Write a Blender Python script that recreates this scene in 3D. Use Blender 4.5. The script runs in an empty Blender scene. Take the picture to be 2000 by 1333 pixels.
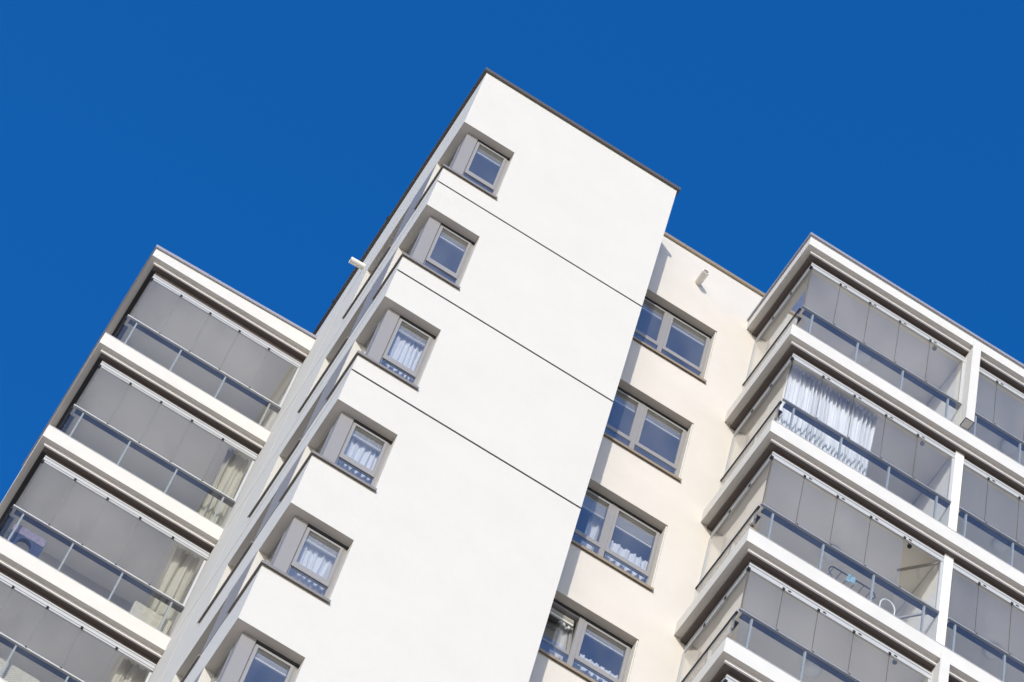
import bpy, math, random
from mathutils import Vector, Matrix
rnd = random.Random(7)
sc = bpy.context.scene
col = sc.collection
R = math.radians
EYE = 1.6                       # camera height; building heights below are measured from the eye

# ------------------------------------------------------------------ camera
cam_d = bpy.data.cameras.new('camera'); cam = bpy.data.objects.new('camera', cam_d); col.objects.link(cam)
rt = Vector((0.84829996, -0.50232021, 0.16751594)); dn = Vector((0.51894355, 0.72576249, -0.4516264)); fw = Vector((0.10528428, 0.47004597, 0.87634012))
M = Matrix((rt, -dn, -fw)).transposed().to_4x4(); M.translation = (0, 0, EYE)
cam.matrix_world = M
cam_d.sensor_width = 36; cam_d.lens = 6562.14 / 2000 * 36
cam_d.clip_start = 0.1; cam_d.clip_end = 5000
sc.camera = cam

# ------------------------------------------------------------------ sky, sun, exposure
SUN_AZ, SUN_EL = R(26.5), R(24.5)
w = bpy.data.worlds.new('World'); sc.world = w; w.use_nodes = True
nt = w.node_tree; bg = nt.nodes['Background']
sky = nt.nodes.new('ShaderNodeTexSky'); sky.sky_type = 'NISHITA'; sky.sun_disc = False
sky.sun_elevation = SUN_EL; sky.sun_rotation = R(180) + SUN_AZ
sky.altitude = 0; sky.air_density = 1.0; sky.dust_density = 0.8; sky.ozone_density = 4.0
hs = nt.nodes.new('ShaderNodeHueSaturation'); hs.inputs['Saturation'].default_value = 1.318; hs.inputs['Hue'].default_value = 0.510
nt.links.new(sky.outputs[0], hs.inputs['Color']); nt.links.new(hs.outputs[0], bg.inputs[0])
bg.inputs[1].default_value = 0.15
sl = bpy.data.lights.new('sun', 'SUN'); sun = bpy.data.objects.new('sun', sl); col.objects.link(sun)
sl.energy = 2.0; sl.angle = R(0.5); sl.color = (1.0, 0.955, 0.86)
trav = Vector((math.sin(SUN_AZ) * math.cos(SUN_EL), math.cos(SUN_AZ) * math.cos(SUN_EL), -math.sin(SUN_EL)))
sun.rotation_euler = trav.to_track_quat('-Z', 'Y').to_euler(); sun.location = (-20, -30, 80)
sc.view_settings.view_transform = 'Standard'; sc.view_settings.look = 'None'
sc.view_settings.exposure = 0.70; sc.view_settings.gamma = 1
sc.cycles.transparent_max_bounces = 32; sc.cycles.max_bounces = 9; sc.cycles.diffuse_bounces = 5
sc.cycles.glossy_bounces = 5; sc.cycles.use_denoising = True
sc.cycles.caustics_reflective = False; sc.cycles.caustics_refractive = False

# ------------------------------------------------------------------ materials
def mat(name, color, rough=0.6, metal=0.0, bump=0.0, bscale=120, vary=0.0, vscale=0.6, spec=0.4, sheen=0.0, trans=0.0, stretch=None):
    m = bpy.data.materials.new(name); m.use_nodes = True
    t = m.node_tree; b = t.nodes['Principled BSDF']
    b.inputs['Base Color'].default_value = (*color, 1); b.inputs['Roughness'].default_value = rough
    b.inputs['Metallic'].default_value = metal; b.inputs['Specular IOR Level'].default_value = spec
    geo = t.nodes.new('ShaderNodeNewGeometry')
    src = geo.outputs['Position']
    if stretch:
        mp = t.nodes.new('ShaderNodeMapping'); mp.inputs['Scale'].default_value = stretch
        t.links.new(src, mp.inputs[0]); src = mp.outputs[0]
    if vary:
        n = t.nodes.new('ShaderNodeTexNoise'); n.inputs['Scale'].default_value = vscale; n.inputs['Detail'].default_value = 6; n.inputs['Roughness'].default_value = 0.6
        t.links.new(src, n.inputs['Vector'])
        mr = t.nodes.new('ShaderNodeMapRange'); mr.inputs[1].default_value = 0.3; mr.inputs[2].default_value = 0.7
        mr.inputs[3].default_value = 1 - vary; mr.inputs[4].default_value = 1 + vary * 0.6
        t.links.new(n.outputs[0], mr.inputs[0])
        mx = t.nodes.new('ShaderNodeVectorMath'); mx.operation = 'SCALE'; mx.inputs[0].default_value = color
        t.links.new(mr.outputs[0], mx.inputs['Scale']); t.links.new(mx.outputs[0], b.inputs['Base Color'])
    if bump:
        n2 = t.nodes.new('ShaderNodeTexNoise'); n2.inputs['Scale'].default_value = bscale; n2.inputs['Detail'].default_value = 4
        t.links.new(src, n2.inputs['Vector'])
        bp = t.nodes.new('ShaderNodeBump'); bp.inputs['Strength'].default_value = bump; bp.inputs['Distance'].default_value = 0.01
        t.links.new(n2.outputs[0], bp.inputs['Height']); t.links.new(bp.outputs[0], b.inputs['Normal'])
    if trans:
        tr = t.nodes.new('ShaderNodeBsdfTranslucent'); tr.inputs[0].default_value = (*color, 1)
        ms = t.nodes.new('ShaderNodeMixShader'); ms.inputs[0].default_value = trans
        t.links.new(b.outputs[0], ms.inputs[1]); t.links.new(tr.outputs[0], ms.inputs[2])
        t.links.new(ms.outputs[0], t.nodes['Material Output'].inputs[0])
    return m

def glass(name, f0, tint, gloss=(1, 1, 1), rough=0.0, wob=0.0, veil=0.0):
    m = bpy.data.materials.new(name); m.use_nodes = True
    t = m.node_tree; t.nodes.remove(t.nodes['Principled BSDF'])
    geo = t.nodes.new('ShaderNodeNewGeometry')
    dot = t.nodes.new('ShaderNodeVectorMath'); dot.operation = 'DOT_PRODUCT'
    t.links.new(geo.outputs['Incoming'], dot.inputs[0]); t.links.new(geo.outputs['Normal'], dot.inputs[1])
    ab = t.nodes.new('ShaderNodeMath'); ab.operation = 'ABSOLUTE'; t.links.new(dot.outputs['Value'], ab.inputs[0])
    one = t.nodes.new('ShaderNodeMath'); one.operation = 'SUBTRACT'; one.inputs[0].default_value = 1; t.links.new(ab.outputs[0], one.inputs[1])
    pw = t.nodes.new('ShaderNodeMath'); pw.operation = 'POWER'; pw.inputs[1].default_value = 5; t.links.new(one.outputs[0], pw.inputs[0])
    ma = t.nodes.new('ShaderNodeMath'); ma.operation = 'MULTIPLY_ADD'; ma.inputs[1].default_value = 1 - f0; ma.inputs[2].default_value = f0
    t.links.new(pw.outputs[0], ma.inputs[0])
    tr = t.nodes.new('ShaderNodeBsdfTransparent'); tr.inputs[0].default_value = (*tint, 1)
    gl = t.nodes.new('ShaderNodeBsdfGlossy'); gl.inputs['Roughness'].default_value = rough; gl.inputs[0].default_value = (*gloss, 1)
    if wob:
        n2 = t.nodes.new('ShaderNodeTexNoise'); n2.inputs['Scale'].default_value = 1.3
        t.links.new(geo.outputs['Position'], n2.inputs['Vector'])
        bp = t.nodes.new('ShaderNodeBump'); bp.inputs['Strength'].default_value = wob; bp.inputs['Distance'].default_value = 0.02
        t.links.new(n2.outputs[0], bp.inputs['Height']); t.links.new(bp.outputs[0], gl.inputs['Normal'])
    ms = t.nodes.new('ShaderNodeMixShader')
    t.links.new(ma.outputs[0], ms.inputs[0]); t.links.new(tr.outputs[0], ms.inputs[1]); t.links.new(gl.outputs[0], ms.inputs[2])
    df = t.nodes.new('ShaderNodeBsdfDiffuse'); df.inputs[0].default_value = (0.75, 0.73, 0.70, 1)      # dusty haze added to brighten and grey the glass, a film on the pane
    mf = t.nodes.new('ShaderNodeMixShader')
    mp = t.nodes.new('ShaderNodeMapping'); mp.inputs['Scale'].default_value = (1.6, 1.6, 0.5); t.links.new(geo.outputs['Position'], mp.inputs[0])
    nf = t.nodes.new('ShaderNodeTexNoise'); nf.inputs['Scale'].default_value = 1.0; nf.inputs['Detail'].default_value = 5; t.links.new(mp.outputs[0], nf.inputs['Vector'])
    rg = t.nodes.new('ShaderNodeMapRange'); rg.inputs[1].default_value = 0.3; rg.inputs[2].default_value = 0.7; rg.inputs[3].default_value = veil * 0.45; rg.inputs[4].default_value = veil * 1.6
    t.links.new(nf.outputs[0], rg.inputs[0]); t.links.new(rg.outputs[0], mf.inputs[0])
    t.links.new(ms.outputs[0], mf.inputs[1]); t.links.new(df.outputs[0], mf.inputs[2])
    t.links.new(mf.outputs[0], t.nodes['Material Output'].inputs[0])
    return m

WHITE = mat('white_render', (0.605, 0.578, 0.527), 0.9, bump=0.5, bscale=60, vary=0.022, vscale=1.4)
CREAM = mat('cream_render', (0.63, 0.582, 0.518), 0.9, bump=0.45, bscale=70, vary=0.045, vscale=1.1)
SLABW = mat('white_concrete', (0.635, 0.61, 0.565), 0.85, bump=0.3, bscale=60, vary=0.05, vscale=2.5)
SIDEW = mat('partition_paint', (0.74, 0.725, 0.69), 0.85, vary=0.02)
COPING = mat('coping_sheet', (0.11, 0.10, 0.09), 0.5, 0.3, vary=0.08, vscale=3)
COPLIL = mat('coping_lilac_grey', (0.36, 0.35, 0.37), 0.45, 0.3, vary=0.05, vscale=3)
SILL = mat('sill_sheet', (0.27, 0.245, 0.22), 0.45, 0.3, vary=0.06, vscale=4)
SILLB = mat('sill_brown_sheet', (0.34, 0.27, 0.18), 0.45, 0.3, vary=0.06, vscale=4)
FRAME = mat('lilac_grey_frame', (0.30, 0.285, 0.272), 0.45, 0.1, vary=0.03, vscale=5)
PANEL = mat('lilac_grey_panel', (0.28, 0.264, 0.256), 0.55, 0.1, vary=0.04, vscale=5, stretch=(30, 30, 1))
SEAL_SHADE = mat('dark_seal_shade', (0.03, 0.03, 0.032), 0.7)  # near-black of the seals and of strips drawn as shade
JOINT = mat('dark_joint', (0.018, 0.018, 0.018), 0.8)
ALU = mat('brushed_aluminium', (0.50, 0.505, 0.51), 0.42, 0.1, vary=0.03, vscale=6)
ALUD = mat('dark_aluminium', (0.035, 0.042, 0.065), 0.4, 0.2)
POST = mat('post_aluminium', (0.32, 0.335, 0.345), 0.5, 0.0)
WPROF = mat('grey_wall_profile', (0.42, 0.42, 0.42), 0.5)
RAILG = mat('grey_handrail', (0.30, 0.31, 0.34), 0.4, 0.2)
EDGE = mat('pane_edge_grey', (0.17, 0.18, 0.18), 0.3)
DRIP = mat('drip_profile_grey', (0.72, 0.68, 0.66), 0.7)
BROWN = mat('brown_soffit_board', (0.115, 0.092, 0.082), 0.5, vary=0.08, vscale=5)
CEILP = mat('brightened_ceiling_white', (0.80, 0.775, 0.715), 0.9, vary=0.03, vscale=1.5)  # paler than the slabs, brightening the shaded ceilings through colour
INT = mat('interior_plaster', (0.72, 0.69, 0.64), 0.9)
BLIND = mat('blind_slat', (0.66, 0.63, 0.55), 0.6)
CURT_W = mat('white_voile', (0.86, 0.87, 0.88), 0.8, trans=0.15)
CURT_S = mat('silver_satin', (0.82, 0.83, 0.85), 0.4, trans=0.15, spec=0.6)
CURT_C = mat('cream_linen', (0.43, 0.41, 0.345), 0.9, trans=0.2)
LAMPM = mat('opal_shade', (0.78, 0.78, 0.76), 0.35)
BLACK = mat('black_metal', (0.02, 0.02, 0.022), 0.4, 0.2)
PIPE = mat('spout_paint', (0.80, 0.76, 0.69), 0.6, vary=0.03, vscale=8)
NAVY = mat('navy_fabric', (0.03, 0.045, 0.11), 0.9, vary=0.4, vscale=14)
MAUVE = mat('mauve_fabric', (0.22, 0.19, 0.27), 0.9, vary=0.3, vscale=18)
TEAL = mat('pale_blue_fabric', (0.24, 0.38, 0.46), 0.9)
WHITEP = mat('white_plastic', (0.78, 0.78, 0.76), 0.4)
GROUND = mat('warm_bounce_paving', (0.68, 0.53, 0.37), 0.9, vary=0.12, vscale=0.15)  # unseen ground, tone lifted to bounce warm light onto the soffits
FLOORT = mat('balcony_floor', (0.45, 0.43, 0.40), 0.8)
G_BALC = glass('balcony_glass', 0.03, (0.985, 0.987, 0.985), veil=0.035)
G_RAIL = glass('railing_glass', 0.035, (0.965, 0.975, 0.97), veil=0.013)
G_WIN = glass('window_glass', 0.13, (0.95, 0.955, 0.96), gloss=(0.97, 1, 0.97), wob=0.05, veil=0.04)

def wicker_mat():
    m = mat('pale_wicker', (0.56, 0.52, 0.44), 0.7)
    t = m.node_tree; b = t.nodes['Principled BSDF']
    tc = t.nodes.new('ShaderNodeTexCoord')
    br = t.nodes.new('ShaderNodeTexBrick'); br.inputs['Scale'].default_value = 9; br.inputs['Mortar Size'].default_value = 0.03
    br.inputs['Color1'].default_value = (0.62, 0.58, 0.50, 1); br.inputs['Color2'].default_value = (0.50, 0.46, 0.38, 1); br.inputs['Mortar'].default_value = (0.16, 0.14, 0.11, 1)
    mp = t.nodes.new('ShaderNodeMapping'); mp.inputs['Rotation'].default_value = (R(90), 0, 0)
    t.links.new(tc.outputs['Object'], mp.inputs[0]); t.links.new(mp.outputs[0], br.inputs['Vector'])
    t.links.new(br.outputs['Color'], b.inputs['Base Color'])
    bp = t.nodes.new('ShaderNodeBump'); bp.inputs['Strength'].default_value = 0.6; bp.inputs['Distance'].default_value = 0.01
    t.links.new(br.outputs['Fac'], bp.inputs['Height']); bp.invert = True; t.links.new(bp.outputs[0], b.inputs['Normal'])
    return m
WICKER = wicker_mat()

# ------------------------------------------------------------------ mesh helpers
WL = {}                                   # world location of every object's origin
def empty(name, loc, label=None, cat=None, group=None):
    o = bpy.data.objects.new(name, None); col.objects.link(o); o.empty_display_size = 0.3
    o.location = loc; WL[o.name] = Vector(loc); tag(o, label, cat, group); return o
def tag(o, label=None, cat=None, group=None, kind=None):
    if label: o['label'] = label
    if cat: o['category'] = cat
    if group: o['group'] = group
    if kind: o['kind'] = kind
    return o
class MB:
    """collects shapes in eye-relative world metres, then links them as one mesh object"""
    def __init__(s): s.v = []; s.f = []
    def hexa(s, p):
        b = len(s.v); s.v += p
        for q in ((0, 3, 2, 1), (4, 5, 6, 7), (0, 1, 5, 4), (1, 2, 6, 5), (2, 3, 7, 6), (3, 0, 4, 7)): s.f.append([b + i for i in q])
        return s
    def box(s, x0, x1, y0, y1, z0, z1):
        return s.hexa([(x0, y0, z0), (x1, y0, z0), (x1, y1, z0), (x0, y1, z0), (x0, y0, z1), (x1, y0, z1), (x1, y1, z1), (x0, y1, z1)])
    def tube(s, a, b, r, r2=None, n=12, cap=True):
        a = Vector(a); b = Vector(b); d = (b - a).normalized(); u = d.orthogonal().normalized(); v = d.cross(u)
        r2 = r if r2 is None else r2; k = len(s.v)
        for c, rr in ((a, r), (b, r2)):
            for i in range(n):
                t = 2 * math.pi * i / n; s.v.append(tuple(c + u * (rr * math.cos(t)) + v * (rr * math.sin(t))))
        for i in range(n): s.f.append([k + i, k + (i + 1) % n, k + n + (i + 1) % n, k + n + i])
        if cap: s.f.append([k + i for i in range(n)][::-1]); s.f.append([k + n + i for i in range(n)])
        return s
    def path(s, pts, r, n=8):
        for a, b in zip(pts, pts[1:]): s.tube(a, b, r, n=n, cap=False)
        return s
    def lathe(s, c, prof, n=24):
        k = len(s.v)
        for (r, z) in prof:
            for i in range(n):
                t = 2 * math.pi * i / n; s.v.append((c[0] + r * math.cos(t), c[1] + r * math.sin(t), c[2] + z))
        for j in range(len(prof) - 1):
            for i in range(n): s.f.append([k + j * n + i, k + j * n + (i + 1) % n, k + (j + 1) * n + (i + 1) % n, k + (j + 1) * n + i])
        return s
    def build(s, name, material, parent=None, smooth=False, bevel=0.0):
        xs = [p[0] for p in s.v]; ys = [p[1] for p in s.v]; zs = [p[2] for p in s.v]
        o0 = Vector(((min(xs) + max(xs)) / 2, (min(ys) + max(ys)) / 2, min(zs) + EYE))
        me = bpy.data.meshes.new(name)
        me.from_pydata([(x - o0.x, y - o0.y, z + EYE - o0.z) for x, y, z in s.v], [], s.f)
        me.materials.append(material)
        if smooth: me.polygons.foreach_set('use_smooth', [True] * len(me.polygons))
        me.update()
        o = bpy.data.objects.new(name, me); col.objects.link(o); WL[o.name] = o0
        if parent is not None: o.parent = parent; o.location = o0 - WL[parent.name]
        else: o.location = o0
        if bevel:
            b = o.modifiers.new('bevel', 'BEVEL'); b.width = bevel; b.segments = 2; b.limit_method = 'ANGLE'
        return o
def box(name, m, parent, *a, bevel=0.0): return MB().box(*a).build(name, m, parent, bevel=bevel)

def voxel(name, m, parent, xs, ys, zs, solid):
    """faces between solid and empty cells of a rectilinear grid: walls with real openings and reveals"""
    xs, ys, zs = (sorted(set(round(q, 4) for q in a)) for a in (xs, ys, zs))
    nx, ny, nz = len(xs) - 1, len(ys) - 1, len(zs) - 1
    S = {}
    for i in range(nx):
        for j in range(ny):
            for k in range(nz):
                S[i, j, k] = solid((xs[i] + xs[i + 1]) / 2, (ys[j] + ys[j + 1]) / 2, (zs[k] + zs[k + 1]) / 2)
    mb = MB(); idx = {}
    def vid(i, j, k):
        if (i, j, k) not in idx: idx[i, j, k] = len(mb.v); mb.v.append((xs[i], ys[j], zs[k]))
        return idx[i, j, k]
    for (i, j, k), f in S.items():
        if not f: continue
        for (di, dj, dk), q in (((-1, 0, 0), ((0, 0, 0), (0, 0, 1), (0, 1, 1), (0, 1, 0))), ((1, 0, 0), ((1, 0, 0), (1, 1, 0), (1, 1, 1), (1, 0, 1))),
                                ((0, -1, 0), ((0, 0, 0), (1, 0, 0), (1, 0, 1), (0, 0, 1))), ((0, 1, 0), ((0, 1, 0), (0, 1, 1), (1, 1, 1), (1, 1, 0))),
                                ((0, 0, -1), ((0, 0, 0), (0, 1, 0), (1, 1, 0), (1, 0, 0))), ((0, 0, 1), ((0, 0, 1), (1, 0, 1), (1, 1, 1), (0, 1, 1)))):
            if not S.get((i + di, j + dj, k + dk), False): mb.f.append([vid(i + a, j + b, k + c) for a, b, c in q])
    return mb.build(name, m, parent)

def curtain(name, m, x0, x1, y, z0, z1, folds, amp, seed, label, group=None, gather=0.0, rag=0.0):
    r = random.Random(seed); nx = folds * 10; nz = 14
    ph = [r.uniform(0, 6.28) for _ in range(4)]; am = [r.uniform(0.5, 1.3) for _ in range(folds + 2)]
    vs = []; fs = []
    for side in (0, 1):
        for k in range(nz + 1):
            g = k / nz
            for i in range(nx + 1):
                t = i / nx
                a = am[int(t * folds)] * (1 - (t * folds) % 1) + am[int(t * folds) + 1] * ((t * folds) % 1)
                d = amp * a * math.sin(2 * math.pi * folds * t + 0.7 * math.sin(5 * t + ph[0]) + 0.5 * g * math.sin(9 * t + ph[1])) * (0.65 + 0.5 * (1 - g))
                d = d * (1.0 + 0.35 * math.sin(11 * t + ph[3])) if folds > 12 else d
                d += amp * 0.35 * math.sin(2 * math.pi * folds * 2.3 * t + ph[2] + 1.5 * g)
                xx = x0 + (x1 - x0) * t + 0.02 * math.sin(7 * t + ph[3] + 3 * g) + gather * (0.5 - t) * math.sin(math.pi * g) * 0.3
                zb = z0 + rag * math.sin(3 * t + ph[1]) * (1 - g)
                vs.append((xx, y + d + side * 0.004, zb + (z1 - zb) * g))
    n1 = (nx + 1) * (nz + 1)
    for s in (0, 1):
        for k in range(nz):
            for i in range(nx):
                q = [s * n1 + k * (nx + 1) + i, s * n1 + k * (nx + 1) + i + 1, s * n1 + (k + 1) * (nx + 1) + i + 1, s * n1 + (k + 1) * (nx + 1) + i]
                fs.append(q if s == 0 else q[::-1])
    for i in range(nx):                                   # closed hems
        fs.append([i + 1, i, n1 + i, n1 + i + 1]); b = nz * (nx + 1); fs.append([b + i, b + i + 1, n1 + b + i + 1, n1 + b + i])
    mb = MB(); mb.v = vs; mb.f = fs
    o = mb.build(name, m, None, smooth=True)
    return tag(o, label, 'curtain', group)

# ------------------------------------------------------------------ ground
GZ = -EYE
mb = MB(); mb.v = [(-1500, -1500, GZ), (1500, -1500, GZ), (1500, 1500, GZ), (-1500, 1500, GZ)]; mb.f = [[0, 1, 2, 3]]
tag(mb.build('ground', GROUND), kind='structure')

# ------------------------------------------------------------------ the white corner tower with its recessed cream wall
XL, XR, YF, YR, YB = 3.39, 7.35, 24.53, 25.47, 36.0
HEADS = [51.57, 48.20, 44.84, 41.48, 38.47, 35.48]
SILLS = [49.68, 46.28, 42.90, 39.84, 36.84, 33.84]
FLOORS = [49.31, 45.97, 42.60, 39.57, 36.56, 33.55]
GROOVES = [49.12, 45.77, 42.41]
XO, AE, BS, BE = 4.395, 25.47, 26.33, 27.96          # front opening end, side opening A end, side opening B start and end
RX0, RX1 = 7.45, 9.065                                 # openings of the recessed wall
TOP = 53.75; DX = 0.15
RHEADS = [h + 0.14 for h in HEADS]; RSILLS = [q + 0.13 for q in SILLS]; RTOP = 53.87
tower = empty('apartment_tower', (5.4, 28.0, 0), 'white rendered apartment tower with corner windows, dark joints and a recessed cream wall', 'building')
def in_row(z):
    for s, h in zip(SILLS, HEADS):
        if s < z < h: return True
    return False
def groove(z): return any(abs(z - g) < 0.024 for g in GROOVES)
def solid_t(x, y, z):
    if 3.74 < x < 7.15 and 24.88 < y < 35.8: return False
    if groove(z) and (y < YF + 0.03 or x < XL + 0.03): return False
    if 29.28 < y < 29.305 and x < XL + 0.025 and z < 53.2: return False
    if in_row(z):
        if x < XO and y < 24.88: return False
        if x < 3.74 and (y < AE or BS < y < BE): return False
    return True
gz = [g + d for g in GROOVES for d in (-0.024, 0.024)]
voxel('wall', WHITE, tower, [XL, XL + 0.025, XL + 0.03, 3.74, XO, 7.15, XR], [YF, YF + 0.03, 24.88, AE, BS, BE, 29.28, 29.305, 35.8, YB], [GZ, 53.2, TOP] + HEADS + SILLS + gz, solid_t)
def solid_r(x, y, z):
    if RX0 < x < RX1 and y < 25.82 and any(q < z < h for q, h in zip(RSILLS, RHEADS)): return False
    return y < 25.82 or y > 35.8 or x > 17.8
voxel('recessed_wall', CREAM, tower, [XR + 0.001, RX0, RX1, 17.8, 18.0], [YR, 25.82, 35.8, YB], [GZ, RTOP] + RHEADS + RSILLS, solid_r)
for i, f in enumerate(FLOORS + [30.5]):
    box('floor_slab', INT, tower, 3.75, 7.14, 24.89, 35.79, f - 0.30, f)
    box('floor_slab', INT, tower, 7.36, 17.79, 25.83, 35.79, f - 0.30, f)
box('roof_deck', INT, tower, 3.41, 7.33, YF + 0.02, 35.9, 53.0, 53.3)
box('roof_deck', INT, tower, 7.36, 17.9, YR + 0.02, 35.9, 53.0, 53.3)
for g in GROOVES:                                       # dark sealant at the bottom of each shadow joint
    box('joint', JOINT, tower, XL + 0.028, XR - 0.002, YF + 0.010, YF + 0.029, g - 0.0237, g + 0.0237)
box('joint', JOINT, tower, XL + 0.004, XL + 0.0245, 29.2805, 29.3045, 33.0, 53.19)
# copings
def coping(x0, x1, y0, y1, m, z0=TOP, h=0.09): return MB().box(x0, x1, y0, y1, z0, z0 + h).box(x0 + 0.012, x1 - 0.012, y0 + 0.012, y1 - 0.012, z0 + h, z0 + h + 0.012).build('coping', m, tower)
coping(XL - 0.055, XR + 0.045, YF - 0.045, YF + 0.36, COPING)
ys = [YF + 0.362, 28.05, 30.1, 33.0, YB]
for i in range(4): coping(XL - 0.055 - (0.006 if i % 2 else 0), XL + 0.36, ys[i] + 0.003, ys[i + 1] - 0.003, COPING, h=0.09 + (0.008 if i % 2 else 0))
for y in ys[1:3]: box('coping_clip', BLACK, tower, XL - 0.072, XL + 0.05, y - 0.02, y + 0.02, TOP + 0.03, TOP + 0.125)
coping(XR - 0.3, XR + 0.045, YF + 0.362, YR - 0.05, COPING)
coping(XR + 0.05, 12.0, YR - 0.04, YR + 0.36, SILLB, z0=RTOP)
# rain spouts: open pipes with a bore
def spout(a, b, r):
    o = MB().tube(a, b, r, n=20, cap=False).tube(b, a, r * 0.82, n=20, cap=False)
    a, b = Vector(a), Vector(b); d = (b - a).normalized(); u = d.orthogonal().normalized(); v = d.cross(u); k = len(o.v)
    for rr in (r, r * 0.82):
        for i in range(20):
            t = 2 * math.pi * i / 20; o.v.append(tuple(b + u * rr * math.cos(t) + v * rr * math.sin(t)))
    for i in range(20): o.f.append([k + i, k + (i + 1) % 20, k + 20 + (i + 1) % 20, k + 20 + i])
    return o.build('rain_spout', PIPE, tower, smooth=False)
spout((XL + 0.02, 28.57, 52.72), (3.11, 28.57, 52.70), 0.062)
spout((8.49, YR + 0.02, 52.95), (8.49, YR - 0.29, 52.93), 0.065)

def sash(win, x0, x1, y, z0, z1, fr, pane_name='pane', m=G_WIN, along='x', low=None):
    """frame ring of a sash plus its pane; along x (facing -y) or along y (facing -x)"""
    mb = MB(); p = MB()
    low = low or fr
    rects = [(x0, x0 + fr, z0, z1), (x1 - fr, x1, z0, z1), (x0 + fr, x1 - fr, z0, z0 + low), (x0 + fr, x1 - fr, z1 - fr, z1)]
    for a, b, c, d in rects:
        if along == 'x': mb.box(a, b, y, y + 0.05, c, d)
        else: mb.box(y, y + 0.05, a, b, c, d)
    s = mb.build('sash', FRAME, win)
    if along == 'x': p.box(x0 + fr, x1 - fr, y + 0.012, y + 0.022, z0 + low, z1 - fr)
    else: p.box(y + 0.022, y + 0.032, x0 + fr, x1 - fr, z0 + fr, z1 - fr)
    p.build(pane_name, m, win)
    return s

def blind(win, x0, x1, y, z1, drop, m=BLIND):
    """nearly closed slats above a heavier bottom rail"""
    mb = MB(); n = max(3, round(drop / 0.03)); p = drop / n
    for i in range(n):
        z = z1 - (i + 1) * p
        mb.hexa([(x0, y - 0.006, z), (x1, y - 0.006, z), (x1, y - 0.003, z), (x0, y - 0.003, z), (x0, y + 0.006, z + p + 0.002), (x1, y + 0.006, z + p + 0.002), (x1, y + 0.009, z + p + 0.002), (x0, y + 0.009, z + p + 0.002)])
    mb.box(x0, x1, y - 0.014, y + 0.012, z1 - drop - 0.042, z1 - drop - 0.004)
    return mb.build('blind', m, win)

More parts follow.
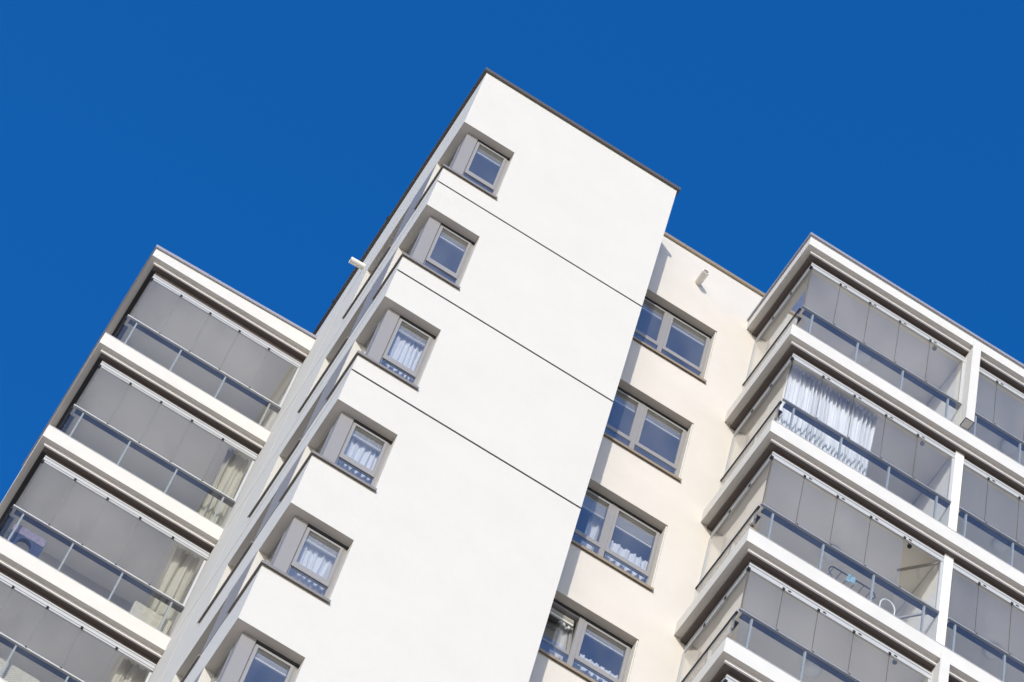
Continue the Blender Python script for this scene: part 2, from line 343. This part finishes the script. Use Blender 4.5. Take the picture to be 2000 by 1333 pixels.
# corner windows of the tower
drops = [0.22, 0.22, 0.20, 0.16, 0.15, 0.14]
for i, (s, h) in enumerate(zip(SILLS, HEADS)):
    yw = YF + DX
    fx0, fx1 = 3.755, XO
    tr = s + 0.55                                   # transom between low fixed pane and opening sash
    w = MB()
    w.box(fx0, fx0 + 0.02, yw + 0.01, yw + 0.08, s + 0.03, h - 0.055).box(fx1 - 0.055, fx1 - 0.001, yw + 0.01, yw + 0.08, s + 0.03, h - 0.055)
    w.box(fx0 + 0.02, fx1 - 0.055, yw + 0.01, yw + 0.08, s + 0.03, s + 0.065).box(fx0 + 0.02, fx1 - 0.055, yw + 0.01, yw + 0.08, h - 0.085, h - 0.055)
    win = w.build('window', FRAME, tower)
    box('corner_panel', PANEL, win, XL + DX, fx0 - 0.008, yw - 0.012, yw + 0.07, s + 0.02, h - 0.012)
    box('head_gap', SEAL_SHADE, win, fx0, fx1 - 0.001, yw - 0.006, yw + 0.10, h - 0.054, h - 0.001)  # near-black fill stands for the dark gap above the frame
    box('seal', SEAL_SHADE, win, fx0 - 0.008, fx0, yw + 0.02, yw + 0.06, s + 0.02, h - 0.06)
    sash(win, fx0 + 0.008, fx1 - 0.058, yw - 0.010, tr - 0.02, h - 0.09, 0.045, low=0.13)
    box('transom_shade', SEAL_SHADE, win, fx0 + 0.022, fx1 - 0.057, yw - 0.002, yw + 0.03, tr - 0.046, tr - 0.021)  # dark strip drawn as the shadow under the sash's bottom rail
    MB().box(fx0 + 0.001, fx1 - 0.056, yw - 0.001, yw + 0.009, s + 0.031, tr - 0.047).build('lower_pane', G_WIN, win)
    blind(win, fx0 + 0.06, fx1 - 0.11, yw + 0.045, h - 0.17, drops[i] * 0.8)
    # the return of the corner window on the tower's side
    box('side_panel', PANEL, win, XL + DX, XL + DX + 0.05, yw + 0.075, yw + 0.20, s + 0.02, h - 0.012)
    sash(win, yw + 0.21, AE - 0.005, XL + DX - 0.005, s + 0.03, h - 0.05, 0.05, 'side_pane', along='y')
    box('side_seal', SEAL_SHADE, win, XL + DX + 0.003, XL + DX + 0.06, yw + 0.20, AE - 0.001, h - 0.05, h - 0.001)
    # sill sheets, folded round the corner
    sl_ = MB().box(XL - 0.035, XO + 0.02, YF - 0.04, yw + 0.03, s - 0.004, s + 0.018).box(XL - 0.035, XO + 0.02, YF - 0.042, YF - 0.034, s - 0.04, s - 0.004)
    sl_.box(XL - 0.035, XL + DX + 0.02, yw + 0.031, AE + 0.015, s - 0.004, s + 0.018).box(XL - 0.037, XL - 0.029, YF - 0.034, AE + 0.015, s - 0.04, s - 0.004)
    sl_.build('sill', SILL, win)
    # grey cladding on the pier between the two side openings
    box('pier_panel', PANEL, tower, XL - 0.008, XL + 0.01, AE + 0.004, BS - 0.004, s + 0.02, h - 0.003)
    # long side window
    ws = MB(); xx = XL + DX
    ws.box(xx, xx + 0.07, BS + 0.001, BS + 0.05, s + 0.02, h - 0.03).box(xx, xx + 0.07, BE - 0.05, BE - 0.001, s + 0.02, h - 0.03).box(xx, xx + 0.07, BS + 0.05, BE - 0.05, h - 0.08, h - 0.03).box(xx, xx + 0.07, BS + 0.05, BE - 0.05, s + 0.02, s + 0.07)
    ws = ws.build('window', FRAME, tower)
    mid = (BS + BE) / 2
    sash(ws, BS + 0.055, mid - 0.003, xx - 0.012, s + 0.075, h - 0.085, 0.055, along='y')
    sash(ws, mid + 0.003, BE - 0.055, xx - 0.012, s + 0.075, h - 0.085, 0.055, along='y')
    MB().box(XL - 0.035, xx + 0.02, BS - 0.02, BE + 0.015, s - 0.004, s + 0.018).box(XL - 0.037, XL - 0.029, BS - 0.02, BE + 0.015, s - 0.04, s - 0.004).build('sill', SILL, ws)

# paired windows in the recessed wall
for i, (s, h) in enumerate(zip(RSILLS, RHEADS)):
    yw = YR + DX; x0, x1, mx = RX0 + 0.012, RX1 - 0.022, 8.188
    tr = s + 0.55
    w = MB()
    w.box(x0, x0 + 0.05, yw + 0.01, yw + 0.08, s + 0.03, h - 0.055).box(x1 - 0.035, x1, yw + 0.01, yw + 0.08, s + 0.03, h - 0.055)
    w.box(mx - 0.045, mx + 0.045, yw + 0.0, yw + 0.08, s + 0.03, h - 0.05)
    for a, b in ((x0 + 0.05, mx - 0.045), (mx + 0.045, x1 - 0.035)):
        w.box(a, b, yw + 0.01, yw + 0.08, s + 0.03, s + 0.065).box(a, b, yw + 0.01, yw + 0.08, h - 0.085, h - 0.055)
    win = w.build('window', FRAME, tower)
    box('head_gap', SEAL_SHADE, win, x0, x1, yw - 0.006, yw + 0.10, h - 0.054, h - 0.001)  # dark fill in place of the black gap over the paired frame
    box('jamb_trim', WHITE, win, x1 + 0.001, RX1 - 0.001, YR + 0.02, yw + 0.07, s + 0.02, h - 0.002)
    for j, (a, b) in enumerate(((x0 + 0.042, mx - 0.04), (mx + 0.04, x1 - 0.03))):
        if i == 3 and j == 0:                          # this sash stands tilted into the room
            so = sash(win, a, b, yw + 0.02, tr - 0.02, h - 0.09, 0.05, low=0.11)
            tilt = Matrix.Rotation(R(-9), 4, 'X')
            for ob in (so, [c for c in win.children if c.name.startswith('pane')][-1]):
                zc = tr - 0.02 + EYE; loc = WL[ob.name]; piv = Vector((loc.x, yw + 0.04, zc))
                nl = piv + (tilt @ (loc - piv)); ob.location += nl - loc; ob.rotation_euler = (R(-9), 0, 0)
        else: sash(win, a, b, yw - 0.010, tr - 0.02, h - 0.09, 0.05, low=0.11)
        box('transom_shade', SEAL_SHADE, win, a + 0.012, b - 0.012, yw - 0.002, yw + 0.03, tr - 0.046, tr - 0.021)  # painted underside shadow of the sash rail, as a dark strip
        MB().box(a + 0.01, b - 0.01, yw - 0.012, yw - 0.002, s + 0.031, tr - 0.047).build('lower_pane', G_WIN, win)
        blind(win, a + 0.06, b - 0.06, yw + 0.045, h - 0.17, [0.17, 0.20, 0.34, 0.12, 0.15, 0.15][i])
    MB().box(RX0 - 0.02, RX1 + 0.02, YR - 0.04, yw + 0.03, s - 0.004, s + 0.018).box(RX0 - 0.02, RX1 + 0.02, YR - 0.042, YR - 0.034, s - 0.05, s - 0.004).build('sill', SILLB, win)

# ------------------------------------------------------------------ balcony wings
TH = 0.36
def track(mb, ax, a, b, c, z1, n=4, h=0.18):
    """ridged aluminium head track; ax 'x' runs a..b at y=c, ax 'y' runs a..b at x=c"""
    st = h / n
    for i in range(n):
        z = z1 - i * st; o = 0.006 * (i % 2)
        if ax == 'x': mb.box(a, b, c + o, c + 0.034, z - st + 0.008, z).box(a, b, c + 0.020, c + 0.034, z - st, z - st + 0.008)
        else: mb.box(c + o, c + 0.034, a, b, z - st + 0.008, z).box(c + 0.020, c + 0.034, a, b, z - st, z - st + 0.008)
    return mb

def glazed_front(wing, x0, x1, yf, fl, ceil, joints, posts, latch=True, corner_l=False, open_last=False, ridges=4, drop=0.0, edge=None, railm=None):
    """one bay: head track, sliding panes, hand rail, railing panes and posts"""
    gt = ceil - 0.15 - drop; hr = fl + 1.165
    g = track(MB(), 'x', x0, x1, yf + 0.205, gt, ridges).build('glazing', ALU, wing)
    zb = gt - 0.18
    box('header_board', BROWN, g, x0, x1, yf + 0.216, yf + 0.236, gt + 0.001, ceil - 0.001)
    js = joints
    for i in range(len(js) - 1):
        yy = yf + 0.212 + 0.006 * (i % 2)
        if open_last and i == len(js) - 2:
            W = js[i + 1] - js[i] - 0.01; hx, hy = js[i + 1] - 0.01, yf + 0.25; an = R(48)
            ux, uy = -math.cos(an), math.sin(an); px, py = -uy, ux
            def slab(a, b, t, z0, z1):
                q = [(hx + ux * a - px * t, hy + uy * a - py * t), (hx + ux * b - px * t, hy + uy * b - py * t), (hx + ux * b + px * t, hy + uy * b + py * t), (hx + ux * a + px * t, hy + uy * a + py * t)]
                return [(x, y, z0) for x, y in q] + [(x, y, z1) for x, y in q]
            MB().hexa(slab(0, W, 0.005, hr + 0.05, zb - 0.05)).build('pane', G_BALC, g)
            MB().hexa(slab(0, W, 0.014, zb - 0.05, zb - 0.005)).build('pane_rail', FRAME, g)
            MB().hexa(slab(0, W, 0.014, hr + 0.005, hr + 0.05)).build('pane_rail', FRAME, g)
            continue
        box('pane', G_BALC, g, js[i] + 0.0015, js[i + 1] - 0.0015, yy, yy + 0.01, hr + 0.006, zb + 0.004)
        if i: box('pane_edge', edge or SEAL_SHADE, g, js[i] - 0.003, js[i] + 0.003, yf + 0.208, yf + 0.2115, hr + 0.006, zb + 0.002)
    for i, j in enumerate(js[1:-1]):
        box('clip', BLACK, g, j - 0.02, j + 0.02, yf + 0.192, yf + 0.204, zb - 0.012, zb + 0.045)
        if latch: box('latch', BLACK, g, j + 0.075, j + 0.125, yf + 0.196, yf + 0.204, zb + 0.035, zb + 0.06)
    # railing
    r = MB().box(x0 - (0.03 if corner_l else 0), x1, yf + 0.158, yf + 0.20, hr - 0.03, hr).build('railing', railm or ALU, wing)
    box('lower_track', ALUD, r, x0 + 0.045, x1, yf + 0.201, yf + 0.295, hr - 0.035, hr - 0.002)
    for j in js[1:-1]: box('clip', BLACK, r, j - 0.015, j + 0.015, yf + 0.150, yf + 0.157, hr - 0.012, hr + 0.006)
    for p in posts: box('post', POST, r, p - 0.015, p + 0.015, yf + 0.19, yf + 0.232, fl + 0.002, hr - 0.036)
    ends = [x0 + 0.01] + list(posts) + [x1 - 0.004]
    for a, b in zip(ends, ends[1:]):
        box('railing_pane', G_RAIL, r, a + 0.004, b - 0.004, yf + 0.170, yf + 0.182, fl + 0.002, hr - 0.031)
    box('bottom_rail', ALU, r, x0 + 0.01, x1 - 0.004, yf + 0.184, yf + 0.20, fl + 0.001, fl + 0.05)
    return g, r

def glazed_side(wing, xs_, y0, y1, fl, ceil, joints, posts, ridges=4, drop=0.0):
    gt = ceil - 0.15 - drop; hr = fl + 1.165; zb = gt - 0.18
    g = track(MB(), 'y', y0, y1, xs_ + 0.205, gt, ridges).build('side_glazing', ALU, wing)
    box('header_board', BROWN, g, xs_ + 0.216, xs_ + 0.236, y0, y1, gt + 0.001, ceil - 0.001)
    for i in range(len(joints) - 1):
        xx = xs_ + 0.212 + 0.006 * (i % 2)
        box('pane', G_BALC, g, xx, xx + 0.01, joints[i] + 0.0015, joints[i + 1] - 0.0015, hr + 0.006, zb + 0.004)
    for j in joints[1:-1]:
        box('clip', BLACK, g, xs_ + 0.192, xs_ + 0.204, j - 0.02, j + 0.02, zb - 0.012, zb + 0.045)
    box('corner_clip', BLACK, g, xs_ + 0.188, xs_ + 0.235, y0 - 0.075, y0 - 0.028, zb - 0.015, zb + 0.045)
    box('corner_seal', SEAL_SHADE, g, xs_ + 0.206, xs_ + 0.2115, y0 - 0.069, y0 - 0.0635, hr + 0.006, zb + 0.002)
    box('wall_profile', WPROF, g, xs_ + 0.20, xs_ + 0.235, y1 - 0.035, y1 - 0.002, hr + 0.003, zb - 0.002)
    r = MB().box(xs_ + 0.158, xs_ + 0.20, y0 - 0.045, y1, hr - 0.03, hr).build('side_railing', ALUD, wing)
    box('lower_track', ALUD, r, xs_ + 0.201, xs_ + 0.295, y0 + 0.10, y1, hr - 0.035, hr - 0.002)
    for p in posts: box('post', POST, r, xs_ + 0.19, xs_ + 0.232, p - 0.015, p + 0.015, fl + 0.002, hr - 0.036)
    ends = [y0 - 0.03] + list(posts) + [y1 - 0.004]
    for a, b in zip(ends, ends[1:]):
        box('railing_pane', G_RAIL, r, xs_ + 0.170, xs_ + 0.182, a + 0.004, b - 0.004, fl + 0.002, hr - 0.031)
    return g

def slab_trim(sl_, x0, x1, yf, yb, zbot, side):
    """drip profile and brown soffit board under a slab edge"""
    d = MB().box(x0 + (0.09 if side else 0), x1, yf + 0.09, yf + 0.118, zbot - 0.072, zbot - 0.001)
    d.build('drip_profile', DRIP, sl_)
    box('soffit_board', BROWN, sl_, x0 + (0.119 if side else 0), x1, yf + 0.119, yf + 0.2155, zbot - 0.069, zbot - 0.001)
    if side:
        box('soffit_board', SEAL_SHADE if x0 < 1 else BROWN, sl_, x0 + 0.119, x0 + 0.2155, yf + 0.2156, yb, zbot - 0.069, zbot - 0.001)  # left wing: near-black board stands in for the shaded open recess

def slab_with_slot(wing, name, x0, x1, yf, yb, z0, z1):
    return MB().box(x0, x1, yf, yb, z0, z1).build(name, SLABW, wing)

# ---- left wing
LX0, LX1, LY, LYB = 0.075, XL - 0.002, 30.46, 32.42
lw = empty('balcony_wing', (1.7, 32.0, 0), 'narrow white wing of glazed balconies set back behind the tower', 'building')
dz = 0.05
LFL = [f + dz for f in FLOORS]
box('body', WHITE, lw, LX0, LX1, LYB, 36.0, GZ, 52.39)
box('lower_body', WHITE, lw, LX0, LX1, LY, LYB - 0.001, GZ, LFL[-1] - TH - 0.6)
rz = 52.45
roof = MB().hexa([(LX0, LY, rz), (LX1, LY, rz), (LX1, 36, rz), (LX0, 36, rz), (LX0, LY, rz + 0.27), (LX1, LY, rz + 0.44), (LX1, 36, rz + 0.44), (LX0, 36, rz + 0.27)]).build('roof_slab', SLABW, lw)
xm = LX0 + 1.05
zt = lambda x: rz + 0.273 + (x - LX0) / (LX1 - LX0) * 0.17
for a, b, lift in ((LX0 - 0.03, xm, 0.006), (xm + 0.004, LX1, 0.0)):
    MB().hexa([(a, LY - 0.035, zt(a) + 0.003), (b, LY - 0.035, zt(b) + 0.003), (b, 36, zt(b) + 0.003), (a, 36, zt(a) + 0.003), (a, LY - 0.035, zt(a) + 0.075 + lift), (b, LY - 0.035, zt(b) + 0.075 + lift), (b, 36, zt(b) + 0.075 + lift), (a, 36, zt(a) + 0.075 + lift)]).build('coping', COPLIL, lw)
slab_trim(roof, LX0, LX1, LY, LYB, rz, True)
LJ = [0.305, 0.89, 1.498, 2.108, 2.725, LX1 - 0.05]
LP = [0.46, 1.365, 2.27, 3.175]
ceil = rz
for i, f in enumerate(LFL):
    s_ = slab_with_slot(lw, 'balcony_slab', LX0, LX1, LY, LYB - 0.001, f - TH, f)
    box('slab_flashing', ALU, s_, LX0 - 0.004, LX1, LY - 0.006, LY + 0.05, f + 0.001, f + 0.012)
    slab_trim(s_, LX0, LX1, LY, LYB - 0.001, f - TH, True)
    glazed_front(lw, LX0 + 0.205, LX1 - 0.004, LY, f, ceil, LJ, LP, latch=False, corner_l=True, drop=0.05 if i == 0 else 0, edge=EDGE)
    glazed_side(lw, LX0, LY + 0.275, LYB - 0.002, f, ceil, [LY + 0.25, LY + 0.85, LY + 1.4, LYB - 0.06], [LY + 1.0], drop=0.05 if i == 0 else 0)
    box('ceiling', CEILP, lw, LX0 + 0.245, LX1 - 0.003, LY + 0.245, LYB - 0.004, ceil - 0.018, ceil - 0.001)  # bright panel added under the slab to lift the shaded ceiling
    box('end_profile', ALU, lw, LX1 - 0.045, LX1 - 0.004, LY + 0.208, LY + 0.242, f + 1.17, ceil - 0.385)
    ceil = f - TH

# ---- right wing
RXW, RXE, RY = 9.58, 18.0, 23.44
FX0, FX1 = 12.96, 13.12
rw = empty('balcony_wing', (13.5, 25.0, 0), 'long white wing of glazed corner balconies projecting in front of the cream wall', 'building')
RYB = YR - 0.003
box('lower_body', SLABW, rw, RXW, RXE, RY, RYB, GZ, FLOORS[-1] - TH - 0.6)
rz = 52.39
roof = box('roof_slab', SLABW, rw, RXW, RXE, RY, RYB, rz, rz + 0.29)
MB().box(RXW - 0.03, RXE, RY - 0.035, RYB - 0.001, rz + 0.31, rz + 0.385).box(RXW - 0.012, RXE, RY - 0.012, RYB - 0.001, rz + 0.291, rz + 0.31).build('coping', COPLIL, rw)
slab_trim(roof, RXW, RXE, RY, RYB, rz, True)
J1 = [9.82, 10.386, 10.993, 11.61, 12.234, FX0 - 0.06]; P1 = [9.99, 10.895, 11.80, 12.71]
J2 = [FX1 + 0.03, 13.62, 14.23, 14.84, 15.45, 16.06, 16.67, 17.3, RXE - 0.02]; P2 = [13.27, 14.17, 15.07, 15.97, 16.87]
ceil = rz
for i, f in enumerate(FLOORS):
    s_ = slab_with_slot(rw, 'balcony_slab', RXW, RXE, RY, RYB, f - TH, f)
    box('slab_flashing', ALU, s_, RXW - 0.004, RXE, RY - 0.006, RY + 0.05, f + 0.001, f + 0.012)
    slab_trim(s_, RXW, RXE, RY, RYB, f - TH, True)
    glazed_front(rw, RXW + 0.205, FX0 - 0.004, RY, f, ceil, J1, P1, corner_l=True, open_last=(i == 2), ridges=3, railm=RAILG)
    glazed_front(rw, FX1 + 0.004, RXE, RY, f, ceil, J2, P2, ridges=3, railm=RAILG)
    glazed_side(rw, RXW, RY + 0.275, RYB - 0.002, f, ceil, [RY + 0.25, RY + 0.84, RY + 1.42, RYB - 0.055], [RY + 1.0], ridges=3)
    proud = i in (0, 3)
    y0 = RY + (0.165 if proud else 0.19)
    dv = MB().box(FX0, FX1, y0, RYB - 0.002, f + 0.002, ceil - (0.075 if y0 < RY + 0.31 else 0.0))
    dv.build('partition', SIDEW, rw)
    if proud:
        top_z = ceil + 0.16
        MB().box(FX0 - 0.001, FX1 + 0.001, RY - 0.022, RY - 0.002, f + 0.40, top_z).box(FX0 - 0.001, FX1 + 0.001, RY - 0.002, y0 - 0.002, f + 0.40, ceil - 0.076).build('fin', SLABW, rw)
        box('fin_cap', SEAL_SHADE, rw, FX0 - 0.006, FX1 + 0.006, RY - 0.027, y0 - 0.004, f + 0.390, f + 0.399)
        box('fin_underside', SLABW, rw, FX0 + 0.006, FX1 - 0.006, RY - 0.015, y0 - 0.014, f + 0.382, f + 0.3895)
    for xa, xb in ((RXW + 0.245, FX0 - 0.003), (FX1 + 0.003, RXE - 0.01)): box('ceiling', CEILP, rw, xa, xb, RY + 0.245, RYB - 0.004, ceil - 0.018, ceil - 0.001)  # pale panels added in both bays to brighten ceilings in shade
    box('end_profile', ALU, rw, FX0 - 0.045, FX0 - 0.004, RY + 0.208, RY + 0.242, f + 1.17, ceil - 0.335)
    ceil = f - TH

# ------------------------------------------------------------------ things on and in the balconies
FN = ['top floor', 'second floor down', 'third floor down', 'fourth floor down', 'fifth floor down']
rceil = [z - 0.019 for z in [52.39] + [f - TH for f in FLOORS]]
def ceiling_lamp(x, y, z, label, group):
    e = empty('ceiling_lamp', (x, y, z + EYE), label, 'lamp', group)
    MB().lathe((x, y, z), [(0.0, -0.002), (0.13, -0.002), (0.135, -0.025), (0.13, -0.03)]).build('base', WHITEP, e, smooth=True)
    MB().lathe((x, y, z), [(0.148, -0.026), (0.15, -0.05), (0.135, -0.085), (0.10, -0.108), (0.05, -0.12), (0.0, -0.123)]).build('shade', LAMPM, e, smooth=True)
def spotlight(x, y, z, label, group):
    e = empty('spotlight', (x, y, z + EYE), label, 'lamp', group)
    MB().lathe((x, y, z), [(0.0, -0.001), (0.035, -0.001), (0.035, -0.02), (0.0, -0.02)], 16).build('base', BLACK, e)
    MB().tube((x, y, z - 0.02), (x, y, z - 0.07), 0.01).build('arm', BLACK, e)
    a = Vector((x, y - 0.01, z - 0.065)); b = a + Vector((-0.03, -0.03, -0.11))
    MB().tube(a, b, 0.022, 0.038, 16).build('head', BLACK, e)
    c = b + (b - a).normalized() * 0.004
    MB().tube(b, c, 0.030, 0.030, 16).build('lens', ALUD, e)
for i in range(4):
    zc = rceil[i]
    if i != 1: ceiling_lamp(11.53, 24.70, zc, 'round opal ceiling lamp in the corner balcony by the cream wall, ' + FN[i], 'round lamps in the corner balconies')
    ceiling_lamp(14.57, 24.69, zc, 'round opal ceiling lamp in the balcony beyond the partition, ' + FN[i], 'round lamps beyond the partition')
    spotlight(12.44, 23.83, zc, 'small black ceiling spotlight near the partition in the corner balcony, ' + FN[i], 'spotlights near the partition')

curtain('balcony_curtain', CURT_S, 9.86, 11.56, 23.90, FLOORS[1] + 0.06, rceil[1] - 0.03, 21, 0.055, 3, 'silvery white satin curtain drawn across the corner balcony on the second floor from the top', gather=0.1)
for i, sd in ((1, 5), (2, 6), (3, 8)):
    curtain('balcony_curtain', CURT_C, 2.90, 3.33, 30.95, LFL[i] + 0.05, LFL[i - 1] - TH - 0.03, 3, 0.035, sd, 'cream curtain against the tower wall in the set-back wing, ' + FN[i], 'cream curtains of the set-back wing')
# curtains behind the tower windows
for i, sd in ((2, 11), (3, 12), (4, 13)):
    curtain('window_curtain', CURT_W, 3.80, 4.35, 24.80, SILLS[i] + 0.03, HEADS[i] - 0.03, 6, 0.024, sd, 'white voile curtain behind the tower corner window, ' + FN[i], 'curtains of the tower windows')
for i, sd in ((2, 15), (3, 16)):
    curtain('window_curtain', CURT_W, 8.28, 9.01, 25.745, RSILLS[i] + 0.03, RSILLS[i] + (1.12 if i == 2 else 0.92), 6, 0.026, sd, 'white voile curtain behind the right sash in the cream wall, ' + FN[i], 'curtains of the cream wall windows')
    curtain('window_curtain', CURT_W, 7.88, 8.10, 25.80, RSILLS[i] + 0.03, RHEADS[i] - 0.03, 2, 0.022, sd + 20, 'narrow gathered white curtain behind the left sash in the cream wall, ' + FN[i], 'gathered curtains of the cream wall windows')

def wicker_chair(x0, x1, y, z, name, label, cat):
    e = empty(name, ((x0 + x1) / 2, y + 0.35, z + EYE), label, cat)
    MB().box(x0, x1, y, y + 0.07, z + 0.12, z + 0.88).build('backrest', WICKER, e, bevel=0.02)
    for xa in (x0, x1 - 0.09): MB().box(xa, xa + 0.09, y + 0.071, y + 0.68, z + 0.12, z + 0.62).build('armrest', WICKER, e, bevel=0.02)
    MB().box(x0 + 0.092, x1 - 0.092, y + 0.073, y + 0.68, z + 0.14, z + 0.36).build('seat', WICKER, e, bevel=0.015)
    MB().box(x0 + 0.10, x1 - 0.10, y + 0.08, y + 0.66, z + 0.362, z + 0.46).build('cushion', WHITEP, e, bevel=0.03)
    for xa in (x0 + 0.03, x1 - 0.07):
        for ya in (y + 0.015, y + 0.63): MB().box(xa, xa + 0.04, ya, ya + 0.04, z + 0.012, z + 0.12).build('leg', BLACK, e)
wicker_chair(2.66, 3.34, 30.80, LFL[2], 'wicker_armchair', 'pale wicker armchair with its back to the railing below a cream curtain', 'armchair')
wicker_chair(0.55, 1.95, 30.80, LFL[3], 'wicker_sofa', 'wide pale wicker sofa with its back to the railing of the set-back wing', 'sofa')

# navy armchair, back to the railing, at the free end of the set-back wing
e = empty('navy_armchair', (0.68, 31.1, LFL[2] + EYE), 'navy upholstered armchair with mauve patterned top behind the railing glass', 'armchair')
x0, x1, y, z = 0.42, 1.0, 30.80, LFL[2]
pts = [(x0, z + 0.22), (x1, z + 0.22), (x1, z + 0.95), (x1 - 0.06, z + 1.02), (x0 + 0.06, z + 1.02), (x0, z + 0.95)]
def prism(pts, y0, y1):
    mb = MB(); n = len(pts); mb.v = [(p[0], y0, p[1]) for p in pts] + [(p[0], y1, p[1]) for p in pts]
    mb.f = [list(range(n)), list(range(n, 2 * n))[::-1]] + [[(i + 1) % n, i, n + i, n + (i + 1) % n] for i in range(n)]
    return mb
arch = [(x0, z + 0.42), (x0 + 0.17, z + 0.42)] + [(x0 + 0.29 - 0.12 * math.cos(t), z + 0.62 + 0.16 * math.sin(t)) for t in [math.pi * k / 8 for k in range(9)]] + [(x1 - 0.17, z + 0.42), (x1, z + 0.42), (x1, z + 0.80), (x0, z + 0.80)]
prism(arch, y, y + 0.08).build('backrest', NAVY, e)
prism([(x0, z + 0.802), (x1, z + 0.802), (x1, z + 0.97), (x1 - 0.05, z + 1.02), (x0 + 0.05, z + 1.02), (x0, z + 0.97)], y - 0.012, y + 0.10).build('head_cushion', MAUVE, e, bevel=0.015)
MB().box(x0, x1, y + 0.081, y + 0.58, z + 0.34, z + 0.46).build('seat', NAVY, e, bevel=0.03)
for xa in (x0 + 0.01, x1 - 0.06):
    MB().box(xa, xa + 0.05, y + 0.02, y + 0.07, z + 0.014, z + 0.419).build('leg', BLACK, e)
    MB().box(xa, xa + 0.05, y + 0.50, y + 0.55, z + 0.014, z + 0.339).build('leg', BLACK, e)

# drying rack with a pale blue cloth, and a white plastic chair, in the balcony with the open pane
z = FLOORS[2]
e = empty('drying_rack', (11.5, 23.95, z + EYE), 'dark wire drying rack behind the railing of the balcony with the open pane', 'drying rack')
def arc_frame(xa, xb, y, zt): return [(xa, y, zt - 0.14), (xa + 0.02, y, zt - 0.05), (xa + 0.07, y, zt), (xb - 0.07, y, zt), (xb - 0.02, y, zt - 0.05), (xb, y, zt - 0.14)]
for yy in (23.80, 24.25): MB().path(arc_frame(11.12, 11.95, yy, z + 0.98), 0.011).build('frame', ALUD, e)
for k in range(6): MB().tube((11.2 + k * 0.135, 23.80, z + 0.98), (11.2 + k * 0.135, 24.25, z + 0.98), 0.005, n=6).build('wire', ALUD, e)
for xa, xb in ((11.12, 11.55), (11.95, 11.52)):
    for yy in (23.80, 24.25): MB().tube((xa, yy, z + 0.84), (xb, yy, z + 0.012), 0.010, n=8).build('leg', ALUD, e)
curtain('hanging_cloth', TEAL, 11.42, 11.56, 23.775, z + 0.80, z + 1.0, 2, 0.012, 41, 'pale blue cloth hanging on the drying rack')['category'] = 'cloth'
e = empty('plastic_chair', (12.2, 24.0, z + EYE), 'white plastic chair with a looped back beside the open pane', 'chair')
lp = [(12.04, 23.80, z + 0.45), (12.04, 23.79, z + 0.75)] + [(12.17 - 0.13 * math.cos(t), 23.785, z + 0.75 + 0.2 * math.sin(t)) for t in [math.pi * k / 8 for k in range(1, 8)]] + [(12.30, 23.79, z + 0.75), (12.30, 23.80, z + 0.45)]
MB().path(lp, 0.012).build('backrest', WHITEP, e, smooth=True)
MB().box(12.0, 12.34, 23.80, 24.16, z + 0.415, z + 0.45).build('seat', WHITEP, e, bevel=0.012)
for xa in (12.01, 12.30):
    for yy in (23.82, 24.12): MB().box(xa, xa + 0.03, yy, yy + 0.03, z + 0.012, z + 0.414).build('leg', WHITEP, e)
